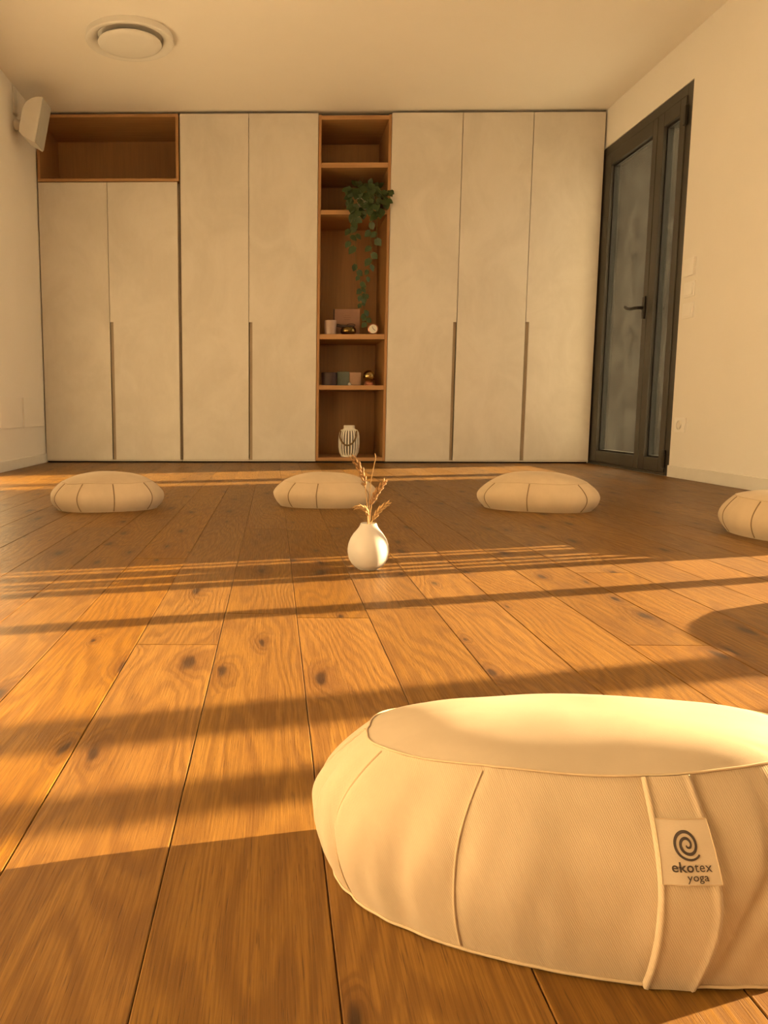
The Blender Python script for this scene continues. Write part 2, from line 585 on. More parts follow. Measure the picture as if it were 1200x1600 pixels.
WY0, WY1, WZ0, WZ1 = 0.35, 2.82, 0.02, 2.32      # window opening
DY0, DY1, DZ1 = 4.742, 5.975, 2.235               # door opening
wr = MB()
for y0, y1, z0, z1 in ((YF, WY0, -0.12, H), (WY0, WY1, WZ1, H), (WY0, WY1, -0.12, WZ0), (WY1, DY0, -0.12, H), (DY0, DY1, DZ1, H), (DY0, DY1, -0.12, 0.0), (DY1, YB, -0.12, H)):
    wr.box(XR, XR + WT, y0, y1, z0, z1)
struct(wr.build('wall_right', 'wall'), 'white plastered wall on the right with glazed door')

struct(MB().box(XL, XL + 0.012, YF, 5.922, 0.0, 0.068).build('baseboard_left', 'trim', bevel=0.002), 'low white skirting board along the left wall')
struct(MB().box(XR - 0.012, XR, WY1 + 0.01, 4.738, 0.0, 0.068).build('baseboard_right', 'trim', bevel=0.002), 'low white skirting board along the right wall')

# ------------------------------------------------------------------ window beside the camera (throws the sun stripes)
win = sempty('window_1', (XR + 0.1, 1.8, WZ0), 'tall glazed opening in the right wall letting the low sun in')
def vbar(name, y0, y1, x0=2.42, x1=2.48, mat='alu'):
    return MB().box(x0, x1, y0, y1, WZ0 + 0.06, WZ1 - 0.06).build(name, mat, win)
fr = MB()
fr.box(2.42, 2.48, WY0, WY1, WZ0, WZ0 + 0.06).box(2.42, 2.48, WY0, WY1, WZ1 - 0.06, WZ1)
fr.build('window_frame', 'alu', win)
vbar('jamb', 2.738, WY1, 2.444, 2.456)
vbar('slat', 2.698, 2.715, 2.444, 2.456)
vbar('side_panel', 2.606, 2.673, 2.444, 2.456)
vbar('slat', 2.560, 2.582, 2.444, 2.456)
vbar('slat', 2.516, 2.538, 2.444, 2.456)
vbar('mullion', 2.447, 2.492, 2.43, 2.47)
vbar('mullion', 2.168, 2.212, 2.42, 2.48)
vbar('jamb', WY0, WY0 + 0.06)
for y0, y1 in ((2.492, 2.516), (2.538, 2.560), (2.582, 2.606), (2.673, 2.698), (2.715, 2.738), (2.212, 2.447), (WY0 + 0.06, 2.168)):
    MB().box(2.448, 2.452, y0, y1, WZ0 + 0.06, WZ1 - 0.06).build('pane', 'win_glass', win)
# terrace posts outside that window
for i, (c, w) in enumerate(((0.972, 0.085), (0.772, 0.062))):
    X = 4.7
    y = c + SLOPE * X
    struct(MB().box(X - 0.03, X + 0.03, y - w / 2, y + w / 2, -0.1, 2.6).build('trim_%d' % (i + 1), 'alu'), 'slim terrace post outside the window')

# ------------------------------------------------------------------ glazed door
door = sempty('door_1', (XR + 0.05, 5.33, 0.0), 'anthracite framed glazed door with narrow glazed side panel')
XD0, XD1 = XR - 0.004, XR + 0.075
# fixed outer frame
of = MB()
of.box(XD0 + 0.006, XD1, 4.744, 4.806, 0.0, 2.233).box(XD0 + 0.006, XD1, 5.922, 5.970, 0.0, 2.233)
of.box(XD0 + 0.006, XD1, 4.806, 5.922, 2.172, 2.233).box(XD0 + 0.006, XD1, 4.806, 5.922, 0.0, 0.018)
of.build('frame', 'alu', door, bevel=0.002, segs=1)
def leaf(name, y0, y1, gy0, gy1, gz0, gz1):
    z0, z1 = 0.020, 2.168
    o = MB()
    o.box(XD0, XD1 - 0.01, y0, gy0, z0, z1).box(XD0, XD1 - 0.01, gy1, y1, z0, z1)
    o.box(XD0, XD1 - 0.01, gy0, gy1, z0, gz0).box(XD0, XD1 - 0.01, gy0, gy1, gz1, z1)
    lf = o.build(name, 'alu', door, bevel=0.0025, segs=1)
    g = MB()
    e = 0.012
    xa, xb = XD0 + 0.022, XD0 + 0.05
    g.box(xa, xb, gy0, gy0 + e, gz0, gz1).box(xa, xb, gy1 - e, gy1, gz0, gz1)
    g.box(xa, xb, gy0 + e, gy1 - e, gz0, gz0 + e).box(xa, xb, gy0 + e, gy1 - e, gz1 - e, gz1)
    g.build('gasket', 'gasket', lf, off=wpos(door))
    MB().box(XD0 + 0.032, XD0 + 0.040, gy0 + e, gy1 - e, gz0 + e, gz1 - e).build('pane', 'door_glass', lf, off=wpos(door))
    return lf
lf = leaf('door_leaf', 5.146, 5.920, 5.205, 5.815, 0.10, 2.085)
lf2 = leaf('side_leaf', 4.808, 5.140, 4.872, 5.062, 0.10, 2.085)
hd = MB()
hd.box(XD0 - 0.012, XD0, 5.158, 5.192, 0.965, 1.105)
handle = hd.build('handle', 'black', lf, bevel=0.004, off=wpos(door))
hl = MB().tube([(XD0 - 0.01, 5.175, 1.035), (XD0 - 0.045, 5.175, 1.035), (XD0 - 0.055, 5.185, 1.035), (XD0 - 0.055, 5.25, 1.036), (XD0 - 0.054, 5.30, 1.045), (XD0 - 0.052, 5.335, 1.058)], 0.0105, 10)
hl.build('lever', 'black', handle, smooth=True, off=wpos(door))
for z in (0.10, 2.06):
    MB().box(XD0 - 0.012, XD0 + 0.004, 4.786, 4.816, z - 0.055, z + 0.055).build('hinge', 'black', door, bevel=0.004)

# outdoors behind the door
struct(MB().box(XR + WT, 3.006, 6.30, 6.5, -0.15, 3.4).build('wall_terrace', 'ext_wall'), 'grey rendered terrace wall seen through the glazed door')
struct(MB().lathe([(0.011, -0.1), (0.011, 3.3)], 16, (3.012, 6.292, 0)).build('trim_3', 'pipe', smooth=True), 'slim vertical metal rod added behind the narrow pane for a gold sun glint')  # rod put in only to make a thin gold line of sunlight
struct(MB().box(2.8, 10.0, 9.6, 9.8, -0.15, 6.0).build('wall_neighbour', 'ext_far'), 'pale wall of the house next door')
struct(MB().box(XR + WT, 40.0, -20.0, 20.0, -0.30, -0.10).build('terrace_ground', 'ext_ground'), 'terrace paving outside')

# ------------------------------------------------------------------ fitted cupboards
YC = 5.9255
DT = 0.02            # door thickness
CB = YB - 0.01       # cabinet back
def door_poly(x0, x1, z0, z1, notch):
    if notch == 'L':
        w = 0.024
        return [(x0, 1.03), (x0 + w, 1.03), (x0 + w, z0), (x1, z0), (x1, z1), (x0, z1)]
    if notch == 'R':
        w = 0.024
        return [(x0, z0), (x1 - w, z0), (x1 - w, 1.03), (x1, 1.03), (x1, z1), (x0, z1)]
    return [(x0, z0), (x1, z0), (x1, z1), (x0, z1)]
def cab_door(root, x0, x1, z0, z1, notch):
    d = MB().prism(door_poly(x0, x1, z0, z1, notch), YC, YC + DT).build('door', 'lam', root)
    if notch:
        gx0, gx1 = (x0 + 0.002, x0 + 0.024) if notch == 'L' else (x1 - 0.024, x1 - 0.002)
        MB().box(gx0, gx1, YC + 0.013, YC + DT, z0, 1.03).build('finger_groove', 'groove', d, off=wpos(root))
    return d
ZD0 = 0.022
def carcass(root, x0, x1, z1):
    c = MB()
    t = 0.018
    c.box(x0, x0 + t, YC + DT + 0.002, CB, 0.012, z1).box(x1 - t, x1, YC + DT + 0.002, CB, 0.012, z1)
    c.box(x0 + t, x1 - t, YC + DT + 0.002, CB, 0.012, 0.03).box(x0 + t, x1 - t, YC + DT + 0.002, CB, z1 - t, z1)
    c.box(x0 + t, x1 - t, CB - 0.008, CB, 0.03, z1 - t)
    return c.build('carcass', 'carcass', root)
def plinth(root, x0, x1):
    MB().box(x0, x1, YC + 0.03, CB, 0.0, 0.0115).build('plinth', 'shadow_gap', root)
    MB().box(x0, x1, YC - 0.001, YC + DT, 0.012, 0.0195).build('bottom_rail', 'lam', root)

# left unit with the open niche on top
ca = thing('cupboard', 'pale grey two-door cupboard in the left corner with open oak niche above', 'cupboard', (-1.195, 6.2, 0), group='fitted cupboards')
carcass(ca, -1.702, -0.684, 2.008)
plinth(ca, -1.702, -0.684)
cab_door(ca, -1.701, -1.2050, ZD0, 2.014, None)
cab_door(ca, -1.2015, -0.697, ZD0, 2.014, 'L')
nz0, nz1 = 2.020, 2.478
nx0, nx1 = -1.702, -0.684
nt_ = 0.020
MB().box(nx0, nx1, YC, CB, nz0, nz0 + nt_).build('niche_floor', 'oak_h', ca, bevel=0.001, segs=1)
MB().box(nx0, nx1, YC, CB, nz1 - nt_, nz1).build('niche_top', 'oak_h', ca, bevel=0.001, segs=1)
MB().box(nx0, nx0 + nt_, YC, CB, nz0 + nt_, nz1 - nt_).build('niche_side', 'oak', ca, bevel=0.001, segs=1)
MB().box(nx1 - nt_, nx1, YC, CB, nz0 + nt_, nz1 - nt_).build('niche_side', 'oak', ca, bevel=0.001, segs=1)
MB().box(nx0 + nt_, nx1 - nt_, CB - 0.012, CB, nz0 + nt_, nz1 - nt_).build('niche_back', 'oak', ca)

cb_ = thing('cupboard', 'tall pale grey two-door cupboard between the corner unit and the open oak shelves', 'cupboard', (-0.18, 6.2, 0), group='fitted cupboards')
carcass(cb_, -0.680, 0.314, 2.475)
plinth(cb_, -0.680, 0.314)
cab_door(cb_, -0.672, -0.1842, ZD0, 2.478, None)
cab_door(cb_, -0.1805, 0.312, ZD0, 2.478, 'L')

cd_ = thing('cupboard', 'tall pale grey two-door cupboard directly right of the open oak shelves', 'cupboard', (1.33, 6.2, 0), group='fitted cupboards')
carcass(cd_, 0.834, 1.834, 2.475)
plinth(cd_, 0.834, 1.834)
cab_door(cd_, 0.835, 1.3332, ZD0, 2.478, 'R')
cab_door(cd_, 1.3375, 1.8325, ZD0, 2.478, None)
ce_ = thing('cupboard', 'tall pale grey single-door cupboard beside the glazed door', 'cupboard', (2.09, 6.2, 0), group='fitted cupboards')
carcass(ce_, 1.836, 2.340, 2.475)
plinth(ce_, 1.836, 2.340)
cab_door(ce_, 1.8370, 2.338, ZD0, 2.478, 'L')

# open shelf column
sh = thing('open_shelves', 'tall open oak shelf column set between the grey cupboards', 'shelves', (0.574, 6.2, 0))
sx0, sx1, st = 0.3155, 0.8325, 0.020
MB().box(sx0, sx0 + st, YC, CB, 0.014, 2.468).build('side_panel', 'oak', sh, bevel=0.001, segs=1)
MB().box(sx1 - st, sx1, YC, CB, 0.014, 2.468).build('side_panel', 'oak', sh, bevel=0.001, segs=1)
MB().box(sx0 + st, sx1 - st, CB - 0.012, CB, 0.04, 2.43).build('back_panel', 'oak', sh)
MB().box(sx0 + st, sx1 - st, YC, CB, 2.434, 2.462).build('top_panel', 'oak_h', sh, bevel=0.001, segs=1)
MB().box(sx0 + st, sx1 - st, YC, CB, 0.014, 0.040).build('bottom_panel', 'oak_h', sh, bevel=0.001, segs=1)
MB().box(sx0, sx1, YC + 0.03, CB, 0.0, 0.0135).build('plinth', 'shadow_gap', sh)
for z0, z1 in ((2.109, 2.144), (1.788, 1.819), (0.907, 0.944), (0.541, 0.573)):
    MB().box(sx0 + st + 0.0005, sx1 - st - 0.0005, YC + 0.004, CB - 0.013, z0, z1).build('shelf', 'oak_h', sh, bevel=0.001, segs=1)

# ------------------------------------------------------------------ meditation cushions
def sgnpow(x, p):
    return math.copysign(abs(x) ** p, x)

class CushionShape:
    def __init__(s, a, b, hs, dome, seams, seed, rb=0.88, rt=0.83, n=2.25, folds=14, amp=0.004, tilt=(0, 0), pinch=0.012, lean=(0.0, 0.0), dent=0.0, tp=2.6, rough=0.002, puff=0.0):
        s.rough, s.puff = rough, puff
        s.a, s.b, s.hs, s.dome, s.seams, s.tp = a, b, hs, dome, seams, tp
        s.rb, s.rt, s.n, s.tilt, s.pinch, s.lean, s.dent = rb, rt, n, tilt, pinch, lean, dent
        rr = random.Random(seed)
        s.folds = []
        for i in range(folds):
            s.folds.append((rr.uniform(0, 2 * math.pi), rr.uniform(0.03, 0.10), rr.uniform(-1, 0.55) * amp, rr.choice('tbm'), rr.uniform(-0.25, 0.25)))
        s.seed = seed * 13.7
    def foot(s, th):
        c, sn = math.cos(th), math.sin(th)
        p = 2.0 / s.n
        return s.a * sgnpow(c, p), s.b * sgnpow(sn, p)
    def rad(s, v):
        vm = 0.45
        if v < vm:
            return 1 - (1 - s.rb) * (1 - v / vm) ** 2.3
        return 1 - (1 - s.rt) * ((v - vm) / (1 - vm)) ** 2.2
    def hseam(s, th):
        x, y = s.foot(th)
        return s.hs + s.tilt[0] * x / s.a + s.tilt[1] * y / s.b + 0.006 * noise.noise((math.cos(th) * 1.6, math.sin(th) * 1.6, s.seed))
    def side(s, th, v):
        x, y = s.foot(th)
        g = s.rad(v)
        # soft lumps
        g += 0.018 * noise.noise((math.cos(th) * 2.2, math.sin(th) * 2.2, s.seed + v * 1.2)) * math.sin(math.pi * min(1, max(0, v)))
        # pinch at the vertical seams
        for sm in s.seams:
            d = math.atan2(math.sin(th - sm), math.cos(th - sm))
            g -= s.pinch * math.exp(-(d / 0.035) ** 2) * (0.4 + 0.6 * math.sin(math.pi * v))
        sp = (math.hypot(s.a * math.sin(th), s.b * math.cos(th)) / s.a) ** 1.7
        off = 0.0
        for t0, w, am, ty, sl in s.folds:
            d = math.atan2(math.sin(th - t0 - sl * v), math.cos(th - t0 - sl * v))
            e = math.exp(-(d / w) ** 2)
            if e < 0.01:
                continue
            k = v ** 1.5 * (1 - 0.75 * v ** 8) if ty == 't' else ((1 - v) ** 1.3 if ty == 'b' else math.sin(math.pi * v))
            off += am * e * k * sp
        if s.dent:
            g -= s.dent * max(0, math.sin(th)) ** 3
        off += s.rough * noise.noise((math.cos(th) * 9, math.sin(th) * 9, s.seed + 5 + v * 1.6)) * math.sin(math.pi * (0.15 + 0.85 * v))
        L = math.hypot(x, y)
        g += off / L
        h = s.hseam(th)
        z = h * (v + 0.06 * math.sin(2 * math.pi * v) * 0.6)
        return Vector((x * g + s.lean[0] * v, y * g + s.lean[1] * v, max(0.0, z)))
    def top(s, th, w):
        e = s.side(th, 1.0)
        # away from the seam the panel follows a smooth outline
        x, y = s.foot(th)
        sm = Vector((x * s.rt + s.lean[0], y * s.rt + s.lean[1], s.hs + s.tilt[0] * x / s.a + s.tilt[1] * y / s.b))
        k = min(1.0, w / 0.45)
        k = k * k * (3 - 2 * k)
        e = e.lerp(sm, k)
        cx, cy = s.lean
        f = 1 - w
        lump = 0.0035 * noise.noise((e.x * f * 11, e.y * f * 11, s.seed + 3)) * (1 - f ** 3)
        z = (e.z * f + s.hs * w) + s.dome * (1 - f ** s.tp) + s.puff * (1 - f ** 7) + lump
        return Vector((cx + (e.x - cx) * f, cy + (e.y - cy) * f, z))
    def normal(s, th, v):
        d = 0.01
        t1 = s.side(th + d, v) - s.side(th - d, v)
        t2 = s.side(th, min(1, v + d)) - s.side(th, max(0, v - d))
        return t1.cross(t2).normalized()

def grid_mesh(name, rows, mat, closed=True, capc=None):
    """rows: list of lists of Vectors"""
    v, f = [], []
    n = len(rows[0])
    for r in rows:
        v += [tuple(p) for p in r]
    for i in range(len(rows) - 1):
        for k in range(n if closed else n - 1):
            a, b2 = i * n + k, i * n + (k + 1) % n
            f.append((a, b2, b2 + n, a + n))
    if capc is not None:
        v.append(tuple(capc))
        c = len(v) - 1
        o = (len(rows) - 1) * n
        for k in range(n if closed else n - 1):
            f.append((o + k, o + (k + 1) % n, c))
    me = bpy.data.meshes.new(name)
    me.from_pydata(v, [], f)
    for p in me.polygons:
        p.use_smooth = True
    me.materials.append(M[mat])
    return me

def child(name, me, parent):
    o = bpy.data.objects.new(name, me)
    C.objects.link(o)
    o.parent = parent
    return o

def cushion(label, loc, rz, S, detail, mat_side, mat_top, strap=None, group='cream meditation cushions'):
    root = thing('meditation_cushion', label, 'cushion', loc, rz, group)
    N, V, T = (300, 44, 26) if detail else (120, 18, 12)
    ths = [2 * math.pi * k / N for k in range(N)]
    # top panel
    rows = [[S.top(t, w) for t in ths] for w in [i / T * 0.985 for i in range(T + 1)]]
    ctr = Vector((S.lean[0], S.lean[1], S.hs + S.dome + S.puff + 0.0035 * noise.noise((S.lean[0] * 0, 0.0, S.seed + 3))))
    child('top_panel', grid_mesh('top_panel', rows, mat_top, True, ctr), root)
    # bottom panel
    rows = [[Vector((p.x * f, p.y * f, 0.0012)) for p in (S.side(t, 0) for t in ths)] for f in (1.0, 0.5)]
    me = grid_mesh('bottom_panel', rows, mat_side, True, Vector((0, 0, 0.0012)))
    me.flip_normals()
    child('bottom_panel', me, root)
    # side gores between the vertical seams
    sm = sorted(x % (2 * math.pi) for x in S.seams)
    for i, a in enumerate(sm):
        b2 = sm[(i + 1) % len(sm)]
        if b2 <= a:
            b2 += 2 * math.pi
        k = max(6, int((b2 - a) / (2 * math.pi) * N))
        tt = [a + (b2 - a) * j / k for j in range(k + 1)]
        rows = [[S.side(t, v) for t in tt] for v in [j / V for j in range(V + 1)]]
        child('side_panel', grid_mesh('side_panel', rows, mat_side, False), root)
        r = 0.0011 if detail else 0.0022
        pts = [S.side(a, v) + S.normal(a, v) * (0.0004 if detail else 0.0) for v in [0.03 + 0.95 * j / 30 for j in range(31)]]
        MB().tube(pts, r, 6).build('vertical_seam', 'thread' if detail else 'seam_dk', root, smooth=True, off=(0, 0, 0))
    # welted seams round the top and the bottom
    for nm, v in (('top_seam', 1.0), ('bottom_seam', 0.015)):
        pts = [S.side(t, v) + S.normal(t, min(0.98, max(0.02, v))) * 0.0006 for t in ths]
        MB().tube(pts, (0.0009 if nm == 'top_seam' else 0.0013) if detail else 0.0009, 6, True).build(nm, 'thread', root, smooth=True, off=(0, 0, 0))
    if strap:
        th0, w, lv0, lv1 = strap
        half = w / 2
        def at(u, v, off):
            # u metres across the strap
            p0 = S.foot(th0)
            L = math.hypot(S.a * math.sin(th0), S.b * math.cos(th0))
            t = th0 + u / L
            return S.side(t, v) + S.normal(t, v) * off
        us = [-half, -half + 0.0006, -half + 0.003] + [half * k / 5 for k in range(-4, 5)] + [half - 0.003, half - 0.0006, half]
        of = [0.0002, 0.0034, 0.0042] + [0.0034] * 9 + [0.0042, 0.0034, 0.0002]
        rows = [[at(u, v, o) for u, o in zip(us, of)] for v in [0.01 + 0.985 * j / 40 for j in range(41)]]
        hd = child('carry_handle', grid_mesh('carry_handle', rows, mat_side, False), root)
        # label sewn on the handle
        hS = S.hs
        lw, lh = 0.0350, 0.0340
        v0, v1 = lv0, lv1
        def lab(u, q, off):     # u, q in 0..1 across and up the label
            return at(-half + 0.0015 + u * lw, v0 + (v1 - v0) * q, 0.0036 + off)
        n1 = 12
        rows = [[lab(i / n1, j / n1, 0.0012) for i in range(n1 + 1)] for j in range(n1 + 1)]
        lb = child('brand_label', grid_mesh('brand_label', rows, 'tag', False), hd)
        lb['label'] = 'cream sewn label with dark spiral and lettering'
        # stitched border
        bd = [lab(i / n1, 0, 0.0013) for i in range(n1)] + [lab(1, i / n1, 0.0013) for i in range(n1)] + [lab(1 - i / n1, 1, 0.0013) for i in range(n1)] + [lab(0, 1 - i / n1, 0.0013) for i in range(n1)]
        MB().tube(bd, 0.0004, 5, True).build('label_stitching', 'thread', hd, smooth=True, off=(0, 0, 0))
        # spiral emblem
        sv, sf = [], []
        K = 110
        for k in range(K + 1):
            q = k / K
            ang = R(-38) - (1 - q) * 2 * math.pi * 2.35
            rr = 0.018 + 0.225 * (q ** 0.92)
            wd = 0.010 + 0.012 * math.sin(math.pi * min(1, q)) ** 0.5 + 0.004 * q
            cxx, cyy = 0.50, 0.655
            for sgn in (-1, 1):
                r2 = rr + sgn * wd
                # spiral opens clockwise to the lower right
                sv.append(tuple(lab(cxx + r2 * math.cos(ang), cyy + r2 * math.sin(ang) * 0.98, 0.0016)))
            if k:
                sf.append((2 * k - 2, 2 * k - 1, 2 * k + 1, 2 * k))
        me = bpy.data.meshes.new('emblem_print')
        me.from_pydata(sv, [], sf)
        me.materials.append(M['ink'])
        child('emblem_print', me, hd)
        # lettering
        def text(body, x, y, size, bold, spacing=1.0):
            cu = bpy.data.curves.new('lettering', 'FONT')
            cu.body = body
            cu.size = size
            cu.offset = bold
            cu.space_character = spacing
            cu.resolution_u = 3
            ob = bpy.data.objects.new('tmp_text', cu)
            C.objects.link(ob)
            bpy.context.view_layer.update()
            dg = bpy.context.evaluated_depsgraph_get()
            me = bpy.data.meshes.new_from_object(ob.evaluated_get(dg))
            w = max(v.co.x for v in me.vertices)
            bpy.data.objects.remove(ob)
            bm = bmesh.new()
            bm.from_mesh(me)
            bmesh.ops.triangulate(bm, faces=bm.faces)
            for v in bm.verts:
                v.co = lab(x + v.co.x, y + v.co.y, 0.0016)
            bm.to_mesh(me)
            bm.free()
            me.materials.clear()
            me.materials.append(M['ink'])
            child('lettering', me, hd)
            return w
        w1 = text('eko', 0.17, 0.235, 0.235, 0.0045, 1.05)
        text('tex', 0.17 + w1 + 0.015, 0.235, 0.235, 0.0, 1.05)
        text('yoga', 0.40, 0.075, 0.200, 0.0015, 1.05)
    return root

pi = math.pi
D = R
front_shape = CushionShape(0.207, 0.116, 0.134, 0.008, [D(-152), D(-114), D(-30), D(5), D(45), D(90), D(135), D(178)], 4,
                           rb=0.90, rt=0.78, n=2.15, folds=44, amp=0.0075, tilt=(0.014, -0.007), pinch=0.012, tp=2.1, rough=0.0035, puff=0.009)
cushion('large cream twill cushion in the foreground with sewn label on its handle', (0.2370, 0.602, 0), D(-13), front_shape, True, 'twill', 'cotton_top_dimmed', strap=(D(-75), 0.037, 0.60, 0.86))
back = [
    ('cream cushion nearest the left wall, four dark seams showing', (-0.657, 3.115, 0), D(17), 0.222, 0.150, 0.108, 0.038, (-158, -122, -88, -45, 0, 60, 120, 165), 7),
    ('cream cushion behind the white vase in front of the open shelves', (0.215, 3.245, 0), D(0), 0.215, 0.145, 0.100, 0.037, (-135, -100, -40, 10, 60, 120, 170), 9),
    ('cream cushion on the right half of the floor in front of the right-hand cupboards', (1.05, 3.150, 0), D(-22), 0.232, 0.155, 0.106, 0.042, (-145, -95, -38, 5, 60, 120, 170), 15),
    ('cream cushion cut off by the right edge below the power socket', (1.600, 2.440, 0), D(98), 0.225, 0.165, 0.118, 0.026, (-150, -100, -45, 5, 60, 95, 140, 175), 21),
    ('cream cushion just beyond the right edge, only its floor shadow in view', (1.475, 1.520, 0), D(78), 0.215, 0.150, 0.118, 0.026, (-150, -100, -45, 5, 60, 120, 170), 23),
]
for label, loc, rz, a, b2, hs, dome, sm, seed in back:
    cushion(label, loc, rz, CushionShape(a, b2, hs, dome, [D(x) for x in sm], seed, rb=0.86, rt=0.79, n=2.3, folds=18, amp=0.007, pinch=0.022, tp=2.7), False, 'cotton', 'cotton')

# ------------------------------------------------------------------ vase with dried wheat
VX, VY = 0.2330, 1.918
K = 1 / (7.27 * 643.0)
def prof(pts):
    return [((x) * K, (1408 - y) * K) for x, y in pts]
vase = thing('bud_vase', 'small round white ceramic bud vase on the floor holding dried wheat', 'vase', (VX, VY, 0))
outer = [(118, 1408), (122, 1402), (150, 1385), (190, 1345), (220, 1290), (234, 1225), (235, 1180), (226, 1120), (204, 1060), (170, 1005), (136, 965), (110, 930), (97, 905), (91, 885), (88, 880), (80, 880), (78, 890), (84, 920), (100, 950)]
p = prof(outer)
vb = MB().lathe(p, 56, (0, 0, 0), True, False)
vb.build('body', 'ceramic', vase, smooth=True, off=(0, 0, 0))
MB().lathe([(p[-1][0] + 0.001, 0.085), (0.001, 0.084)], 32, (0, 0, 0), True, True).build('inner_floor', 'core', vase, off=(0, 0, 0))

def wpt(cx, cy, dy=0.0):
    return Vector((VX + (cx - 540) * K, VY + dy, (1408 - cy) * K * 1.02))
def bez(pts, n):
    out = []
    P = [Vector(q) for q in pts]
    P = [P[0] * 2 - P[1]] + P + [P[-1] * 2 - P[-2]]
    for i in range(1, len(P) - 2):
        for j in range(n):
            t = j / n
            a, b2, c, d = P[i - 1], P[i], P[i + 1], P[i + 2]
            out.append(0.5 * ((2 * b2) + (c - a) * t + (2 * a - 5 * b2 + 4 * c - d) * t * t + (3 * b2 - a - 3 * c + d) * t ** 3))
    out.append(P[-2])
    return out
def wheat(label, stem, ear, seed, wd=1.0):
    rr = random.Random(seed)
    base = stem[0]
    root = thing('wheat_stalk', label, 'dried wheat', tuple(base), group='dried wheat in the vase')
    sp = bez(stem, 6)
    MB().tube(sp, [0.0011] * (len(sp) - 1) + [0.0009], 7).build('stem', 'wheat', root, smooth=True)
    if ear:
        ep = bez(ear, 8)
        mb = MB()
        n = 9
        for i in range(n):
            q = i / (n - 1)
            x = q * (len(ep) - 1)
            i0 = min(int(x), len(ep) - 2)
            c = ep[i0].lerp(ep[i0 + 1], x - i0)
            t = (ep[i0 + 1] - ep[i0]).normalized()
            nx = t.cross(Vector((0, 1, 0))).normalized()
            ny = t.cross(nx)
            sc = wd * (0.75 + 0.45 * math.sin(pi * (0.15 + 0.75 * q)))
            for kk in range(3):
                an = (i % 2) * pi / 3 + kk * 2 * pi / 3 + rr.uniform(-.2, .2)
                o = nx * math.cos(an) + ny * math.sin(an) * 0.8
                ax = (t + o * 0.45).normalized()
                mb.ellipsoid(c + o * 0.0036 * sc, ax, (0.0056 * sc, 0.0023 * sc), 7, 5)
                tip = c + o * 0.0036 * sc + ax * 0.0048 * sc
                mb.tube([tip, tip + (t + o * 0.3) * rr.uniform(0.002, 0.006)], [0.0004, 0.0001], 4)
        mb.build('ear', 'wheat_dk' if seed % 2 else 'wheat', root, smooth=True)
    return root
wheat('dried wheat stalk, the tallest ear leaning to the left', [wpt(530, 900), wpt(520, 700), wpt(500, 520), wpt(485, 440)], [wpt(487, 445), wpt(450, 320), wpt(400, 225), wpt(343, 150)], 1, 1.15)
wheat('dried wheat stalk with an upright ear leaning right in front of the cushion', [wpt(552, 900, .004), wpt(560, 780, .004), wpt(575, 655, .004)], [wpt(575, 660, .004), wpt(620, 560, .004), wpt(668, 490, .004), wpt(716, 425, .004)], 3, 1.1)
wheat('dried wheat stalk with a short ear drooping to the lower left', [wpt(538, 900, -.004), wpt(528, 830, -.004), wpt(522, 775, -.006)], [wpt(524, 785, -.006), wpt(490, 725, -.008), wpt(430, 700, -.010), wpt(370, 715, -.012)], 2, 0.85)
wheat('dried wheat stalk with a short ear pointing to the lower right', [wpt(560, 900, -.006), wpt(580, 850, -.007), wpt(598, 825, -.008)], [wpt(596, 830, -.008), wpt(640, 755, -.010), wpt(690, 700, -.012), wpt(757, 655, -.014)], 4, 0.95)
wheat('bare dried stem rising straight above the wheat ears', [wpt(545, 900, .006), wpt(548, 620, .006), wpt(562, 420, .008), wpt(592, 260, .010), wpt(610, 170, .010), wpt(602, 112, .008)], None, 5)

# ------------------------------------------------------------------ ceiling air diffuser
LX, LY = -0.8238, 4.7994
dif = thing('ceiling_diffuser', 'round white ceiling diffuser with a dropped central disc', 'ceiling vent', (LX, LY, H))
MB().lathe([(0.244, 0.0), (0.247, -0.022), (0.249, -0.032), (0.246, -0.037), (0.238, -0.038), (0.21, -0.028), (0.188, -0.016), (0.180, -0.001)], 72, (0, 0, 0), False, False).build('ring', 'valve', dif, smooth=True, off=(0, 0, 0))
MB().lathe([(0.001, -0.034), (0.165, -0.034), (0.178, -0.038), (0.180, -0.044), (0.174, -0.050), (0.140, -0.056), (0.09, -0.060), (0.04, -0.062), (0.001, -0.0625)], 72, (0, 0, 0), True, True).build('disc', 'valve', dif, smooth=True, off=(0, 0, 0))
MB().lathe([(0.03, -0.0005), (0.03, -0.035)], 20, (0, 0, 0), True, True).build('stem', 'valve', dif, smooth=True, off=(0, 0, 0))

# ------------------------------------------------------------------ wall speaker
spk = thing('wall_speaker', 'white wedge-shaped loudspeaker on a bracket high on the left wall', 'speaker', (-1.58, 5.445, 2.10))
side = [(-1.486, 2.383), (-1.522, 2.385), (-1.56, 2.376), (-1.593, 2.357), (-1.612, 2.333), (-1.624, 2.302), (-1.639, 2.232), (-1.649, 2.173), (-1.621, 2.141), (-1.549, 2.102)]
MB().prism(side, 5.350, 5.540).build('shell', 'spk', spk, bevel=0.004)
a0, b0 = Vector((-1.486, 0, 2.383)), Vector((-1.549, 0, 2.102))
dd = (b0 - a0).normalized()
nrm = Vector((-dd.z, 0, dd.x))
if nrm.x < 0:
    nrm = -nrm
q = [a0 + dd * 0.006, b0 - dd * 0.006, b0 - dd * 0.006 + nrm * 0.006, a0 + dd * 0.006 + nrm * 0.006]
MB().prism([(t.x, t.z) for t in q], 5.356, 5.534).build('grille', 'grille', spk, bevel=0.0015)
MB().lathe([(0.034, 0.0), (0.036, 0.004), (0.034, 0.020), (0.026, 0.030), (0.024, 0.075)], 24, (-1.7095, 5.47, 2.255), True, True, 'X').build('swivel_mount', 'spk', spk, smooth=True)
